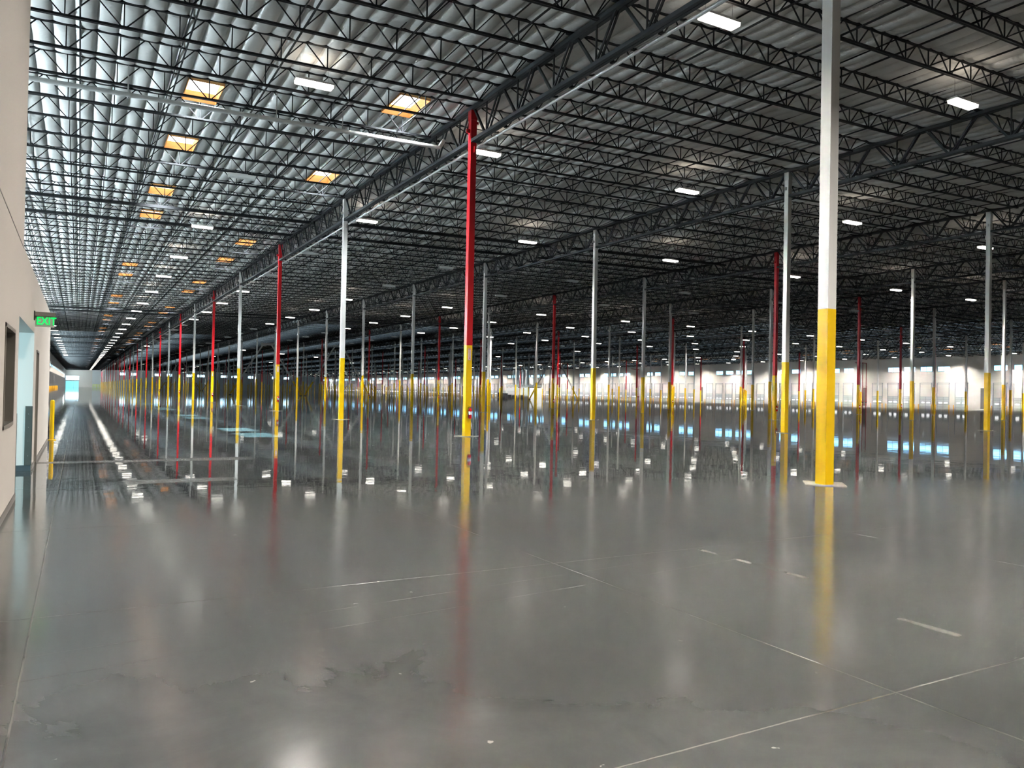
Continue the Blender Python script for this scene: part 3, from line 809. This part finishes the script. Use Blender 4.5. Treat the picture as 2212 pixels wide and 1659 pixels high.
# ------------------------------------------------------------------ ceiling: quilted insulation
SW = 1.219 / 2
x_edges = []
base = 13.65
i0 = int(math.ceil((XL - base) / SW))
xs0 = np.array([base + SW * i for i in range(i0, int((XR - base) / SW) + 1)])
xs0 = np.concatenate([[XL], xs0, [XR]])
ys0 = np.array([Y1 + JS * n for n in range(NJ0, NJ1 + 1)]); ys0 = np.concatenate([[YN], ys0[ys0 > YN + .3], [YE]])
ys0 = ys0[ys0 <= YE]
holes = set()
for (x, k) in sky_cells:
    for s in (0, 1): holes.add((round(x + SW * (s + 0.5), 1), k))
VV, FF, off = [], [], 0
def cell_grid(nu, nv):
    u = (1 - np.cos(np.pi * np.linspace(0, 1, nu + 1))) / 2; v = (1 - np.cos(np.pi * np.linspace(0, 1, nv + 1))) / 2 if nv > 3 else np.linspace(0, 1, nv + 1)
    U, V = np.meshgrid(u, v)
    idx = np.arange((nu + 1) * (nv + 1)).reshape(nv + 1, nu + 1)
    F = np.stack([idx[:-1, :-1], idx[1:, :-1], idx[1:, 1:], idx[:-1, 1:]], -1).reshape(-1, 4)
    su = np.sqrt(np.clip(1 - np.abs(2 * U - 1) ** 2.0, 0, 1)); gv = np.clip(np.sin(np.pi * V), 0, 1) ** 0.36
    return U.ravel(), V.ravel(), (su * gv).ravel(), F
G_hi, G_lo = cell_grid(8, 8), cell_grid(4, 2)
zt_v = lambda x: 13.43 + 0.0195 * (np.minimum(x, 2 * RIDGE - x) - 17.3)
for a in range(len(ys0) - 1):
    y0, y1 = ys0[a], ys0[a + 1]
    k = int(round((y0 - Y1) / JS))
    for c in range(len(xs0) - 1):
        x0, x1 = xs0[c], xs0[c + 1]
        if x1 - x0 < 0.01: continue
        xm = (x0 + x1) / 2
        if (round(xm, 1), k) in holes or (round(xm - .05, 1), k) in holes or (round(xm + .05, 1), k) in holes:
            continue
        hi = math.hypot(xm, y0) < 125 and xm < 75 and depth_ok(xm, y0 + 3, 6)
        U, V, P, F = G_hi if hi else G_lo
        x = x0 + U * (x1 - x0); y = y0 + V * (y1 - y0)
        amp = 0.155 * (0.75 + 0.5 * rng.random())
        tilt = (rng.random() - .5) * 0.02
        z = zt_v(x) + 0.055 - amp * P + tilt * P * (U - .5) * 2
        VV.append(np.stack([x, y, z], 1)); FF.append(F + off); off += len(x)
ceil = ob('ceiling', np_mesh('ceiling', np.concatenate(VV), np.concatenate(FF), ['insul'], smooth=True)); tag(ceil, kind='structure')

# ------------------------------------------------------------------ high-bay lamps
def lamp_meshes(on):
    g = MB(); g.box(-0.66, 0.66, -0.19, 0.19, 0.04, 0.11, 'whitepaint'); g.box(-0.3, 0.3, -0.08, 0.08, 0.11, 0.17, 'whitepaint'); hs = g.mesh('housing')
    g = MB(); mt = 'lens' if on else 'lensoff'
    vs = [(-0.64, -0.18, 0.04), (0.64, -0.18, 0.04), (0.64, 0.18, 0.04), (-0.64, 0.18, 0.04), (-0.63, -0.17, -0.06), (0.63, -0.17, -0.06), (0.63, 0.17, -0.06), (-0.63, 0.17, -0.06)]
    g.add(vs, [(4, 7, 6, 5)], mt); g.add(vs, [(0, 4, 5, 1), (1, 5, 6, 2), (2, 6, 7, 3), (3, 7, 4, 0)], 'lensside' if on else mt); ln = g.mesh('lens')
    return hs, ln
lamp_l = bpy.data.lights.new('lamp_beam', 'AREA'); lamp_l.shape = 'RECTANGLE'; lamp_l.size = 1.24; lamp_l.size_y = 0.32
lamp_l.energy = LAMP_W; lamp_l.color = (1.0, 0.95, 0.87); lamp_l.spread = math.radians(128)
lamp_u = bpy.data.lights.new('lamp_uplight', 'AREA'); lamp_u.shape = 'RECTANGLE'; lamp_u.size = 1.1; lamp_u.size_y = 0.3; lamp_u.energy = 9; lamp_u.color = (1.0, 0.86, 0.70)  # upward light added to the lamps, brightens the insulation with a halo
lamp_d = lamp_l.copy(); lamp_d.energy = LAMP_W * 0.9
HS, LN = lamp_meshes(True); _, LNO = lamp_meshes(False)
LX = [15.4, 27.0, 39.85, 53.6, 67.6, 79.8, 92.6, 106.0, 119.0, 131.5, 145.0, 158.0, 172.6]
LY = [-11.5, 2.2, 16.1, 30.3, 46.5, 60.3, 74.2, 88.3, 102.5, 116.0, 129.9] + [143.6 + 13.7 * i for i in range(36)]
AY = [-1.0, 13.0, 26.7, 40.4, 54.5, 68.3, 81.2, 95.4, 109.6, 121.6] + [135.3 + 13.7 * i for i in range(37)]
lamps = []
for y in AY:
    if y < YE - 5: lamps.append((6.85, y, abs(y - 40.4) > 1))
for y in AY[5:]:
    if y < YE - 5: lamps.append((-4.5, y, True))
for x in LX:
    for y in LY:
        if y > YE - 5: continue
        on = True
        if x > 170: y += 3.0
        if 55 < y < 80 and x < 140: on = False
        if y > 135 and x < 140: on = random.random() < 0.06 or y > 600
        lamps.append((x, y, on))
lamps.sort(key=lambda q: (0 if depth_ok(q[0], q[1], 1) else 1, math.hypot(q[0], q[1])))
sl = MB()
cable = {}
rowname = {6.85: 'right lamp line of the left aisle', -4.5: 'left lamp line of the left aisle'}
for i, x in enumerate(LX): rowname[x] = '%s lamp line right of the aisle' % ordn(i + 1)
cnt = {}
for n, (x, y, on) in enumerate(sorted(lamps[:300], key=lambda q: (q[0], q[1]))):
    cnt[x] = cnt.get(x, 0) + 1
    z = 12.3
    t = empty('high_bay_lamp', (x, y, z))
    tag(t, '%s high-bay lamp, %s from the near end, %s' % ('lit' if on else 'unlit', ordn(cnt[x]), rowname[x]), 'lamp', 'high-bay lamps')
    ob('housing', HS, (0, 0, 0), t); ob('lens', LN if on else LNO, (0, 0, 0), t)
    if on: ob('lamp_beam', lamp_d if x > 165 else lamp_l, (0, 0, -0.075), t)
    if on and math.hypot(x, y) < 130:
        uo = ob('lamp_uplight', lamp_u, (0, 0, 0.18), t); uo.rotation_euler = (math.pi, 0, 0)
    if math.hypot(x, y) < 80:
        if x not in cable:
            g = MB()
            for dx in (-0.5, 0.5): g.tube((dx, 0, 0.11), (dx, 0, zt(x) - 12.3), 0.006, 'chrome', 5)
            cable[x] = g.mesh('hanging_cable')
        ob('hanging_cable', cable[x], (0, 0, 0), t)
for (x, y, on) in lamps[300:]:
    if on: ob('lamp_beam', lamp_d if x > 165 else lamp_l, (x, y, 12.22), None)
    sl.box(x - 0.66, x + 0.66, y - 0.19, y + 0.19, 12.34, 12.41, 'whitepaint'); sl.box(x - .62, x + .62, y - .15, y + .15, 12.3, 12.34, 'lens' if on else 'lensoff')
tag(sl.build('distant_lamps'), 'the remaining tiny high-bay lamps far off or outside the view', 'lamp', kind='stuff')

# ------------------------------------------------------------------ pale blue floor rectangles are sunlight from the left windows (see sun)

# ------------------------------------------------------------------ office block at the left
WX, YO0, YO1, ZO = -0.82, 14.6, 28.2, 3.95
g = MB()
T = 0.18
op = (14.0, 18.55, 2.80); dr = (19.62, 20.60, 2.50); wi = (11.5, 13.15, 1.18, 2.53)
a, c = WX - T, WX
top = zt(WX) + 0.5
# tall part y < 14.6
g.box(a, c, YN, wi[0], 0, top, 'office')
g.box(a, c, wi[0], wi[1], 0, wi[2], 'office'); g.box(a, c, wi[0], wi[1], wi[3], top, 'office')
g.box(a, c, wi[1], op[0], 0, top, 'office'); g.box(a, c, op[0], YO0, op[2], top, 'office')
# low part
g.box(a, c, YO0, op[1], op[2], ZO, 'office'); g.box(a, c, op[1], dr[0], 0, ZO, 'office')
g.box(a, c, dr[0], dr[1], dr[2], ZO, 'office'); g.box(a, c, dr[1], YO1, 0, ZO, 'office')
tag(g.build('wall_office'), kind='structure')
g = MB(); g.box(XL, a, YO0 - T, YO0, ZO - 0.2, top, 'office'); g.box(XL, a, YO1 - T, YO1, 0, ZO, 'office'); g.box(XL, a, YO0, YO1 - T, ZO - 0.15, ZO - 0.01, 'office')
tag(g.build('wall_office_return'), kind='structure')
g = MB(); g.box(WX, WX + 0.004, YN, YO0, ZO - 0.03, ZO - 0.012, 'greybase'); tag(g.build('trim_2'), kind='structure')
# passage behind the opening
g = MB()
g.box(XL, a, op[1], op[1] + 0.15, 0, op[2], 'office'); g.box(XL, a, op[0] - 0.15, op[0], 0, op[2], 'office')
g.box(-6.2, -6.0, op[0], op[1], 0, op[2], 'office'); g.box(-6.2, a, op[0] - .1, op[1] + .1, op[2], op[2] + 0.1, 'office')
tag(g.build('wall_passage'), kind='structure')
g = MB(); g.box(WX, WX + 0.012, 0, op[0], 0, 0.1, 'greybase'); g.box(WX, WX + 0.012, op[1] + 0.12, dr[0], 0, 0.1, 'greybase'); g.box(WX, WX + 0.012, dr[1], YO1, 0, 0.1, 'greybase')
tag(g.build('baseboard_left'), kind='structure')
g = MB(); g.box(-6, WX - 0.0, op[1] - 0.012, op[1], 0, 0.11, 'rubber'); tag(g.build('baseboard_passage'), kind='structure')
# jamb guards
t = empty('jamb_guard', (WX, op[1], 0)); tag(t, 'dark bolted corner guard on the far jamb of the office opening', 'guard')
g = MB(); g.box(-0.12, 0.004, -0.02, -0.008, 0.11, 1.31, 'guard'); g.box(0.0, 0.008, -0.02, 0.0, 0.11, 1.31, 'guard'); g.build('plate', t)
for z in (0.3, 0.6, 0.88, 1.15):
    g = MB(); g.tube((-0.06, -0.02, z), (-0.06, -0.026, z), 0.008, 'chrome', 8); g.build('bolt', t)
t = ob('jamb_guard', None, (WX, op[0], 0)); tag(t, 'dark guard strip on the near jamb of the office opening', 'guard')
g = MB(); g.box(-0.12, 0.006, 0.0, 0.012, 0.0, 1.31, 'guard'); g.build('plate', t)
# office window with frame and closed panel behind
t = empty('window_%d' % (nwin + 1), (WX, 0, 0)); tag(t, kind='structure')
g = MB()
for q in ((wi[0], wi[1], wi[2], wi[2] + .05), (wi[0], wi[1], wi[3] - .05, wi[3]), (wi[0], wi[0] + .05, wi[2], wi[3]), (wi[1] - .05, wi[1], wi[2], wi[3])):
    g.box(-0.10, 0.012, q[0], q[1], q[2], q[3], 'framebeige')
g.build('frame', t)
g = MB(); g.box(-0.12, -0.10, wi[0], wi[1], wi[2], wi[3], 'blind'); g.build('pane', t)
g = MB()
for y in (12.2, 12.42): g.box(-0.10, -0.085, y, y + 0.02, wi[2] + .05, 2.3, 'greybase')
for z in (1.5, 1.8, 2.1, 2.28): g.box(-0.10, -0.088, 12.2, 12.44, z, z + 0.012, 'greybase')
g.build('divider', t)
# personnel door in its recess
t = empty('door_2', (WX, 0, 0)); tag(t, kind='structure')
g = MB()
g.box(-T - .02, 0.015, dr[0] - .0, dr[0] + .05, 0, dr[2], 'framebeige'); g.box(-T - .02, 0.015, dr[1] - .05, dr[1], 0, dr[2], 'framebeige'); g.box(-T - .02, 0.015, dr[0], dr[1], dr[2] - .05, dr[2], 'framebeige')
g.build('frame', t)
g = MB(); g.box(-T + .01, -T + .05, dr[0] + .05, dr[1] - .05, 0, dr[2] - .05, 'darkframe'); g.build('leaf', t)
g = MB(); g.tube((-T + .05, dr[0] + .14, 1.0), (-T + .12, dr[0] + .14, 1.0), 0.012, 'chrome', 8); g.tube((-T + .11, dr[0] + .13, 1.0), (-T + .11, dr[0] + .26, 1.0), 0.01, 'chrome', 8); g.build('handle', t)

# area light added inside the passage, standing in for cool daylight
la = bpy.data.lights.new('passage_light', 'AREA'); la.shape = 'RECTANGLE'; la.size = 1.2; la.size_y = 2.4; la.energy = 900; la.color = (0.50, 0.86, 1.0)
lo = bpy.data.objects.new('passage_light', la); COL.objects.link(lo); lo.location = (-4.6, 15.6, 2.7)
lo.rotation_euler = Vector((2.0, 3.0, -1.4)).to_track_quat('-Z', 'Y').to_euler()

# EXIT sign
t = empty('exit_sign', (WX, 18.2, 2.9)); tag(t, 'green EXIT sign with left arrow on a bracket from the office wall', 'sign')
g = MB(); g.box(0.0, 0.02, -0.06, 0.06, 0.14, 0.325, 'black'); g.build('wall_plate', t)
g = MB(); g.box(0.02, 0.37, -0.035, 0.035, 0.23, 0.31, 'alu'); g.build('bracket_housing', t)
g = MB(); g.box(0.02, 0.355, -0.006, 0.006, 0.01, 0.23, 'acrylic'); pn = g.build('panel', t)
me = text_mesh('EXIT', 0.185, 'exitgreen', bold=0.0025)
o = ob('lettering', me, (0.215, -0.010, 0.125), pn); o.rotation_euler = (math.pi / 2, 0, 0); o.scale = (0.88, 1.18, 1)
g = MB(); g.bar((0.045, -0.009, 0.125), (0.070, -0.009, 0.15), 0.004, 0.009, 'exitdark'); g.bar((0.045, -0.009, 0.125), (0.070, -0.009, 0.10), 0.004, 0.009, 'exitdark'); g.build('arrow', pn)

# yellow bollard at the corner of the office
t = empty('bollard', (-0.72, 28.42, 0)); tag(t, 'yellow bollard at the far corner of the office wall', 'bollard')
g = MB(); g.lathe([(0, 1.27), (0.035, 1.265), (0.058, 1.24), (0.062, 1.2), (0.062, 0.02)], (0, 0, 0), 'yellow', 20); g.build('post', t, smooth=True)
g = MB(); g.lathe([(0.062, 0.03), (0.12, 0.022), (0.125, 0.0)], (0, 0, 0), 'yellow', 20); g.build('base_ring', t, smooth=True)
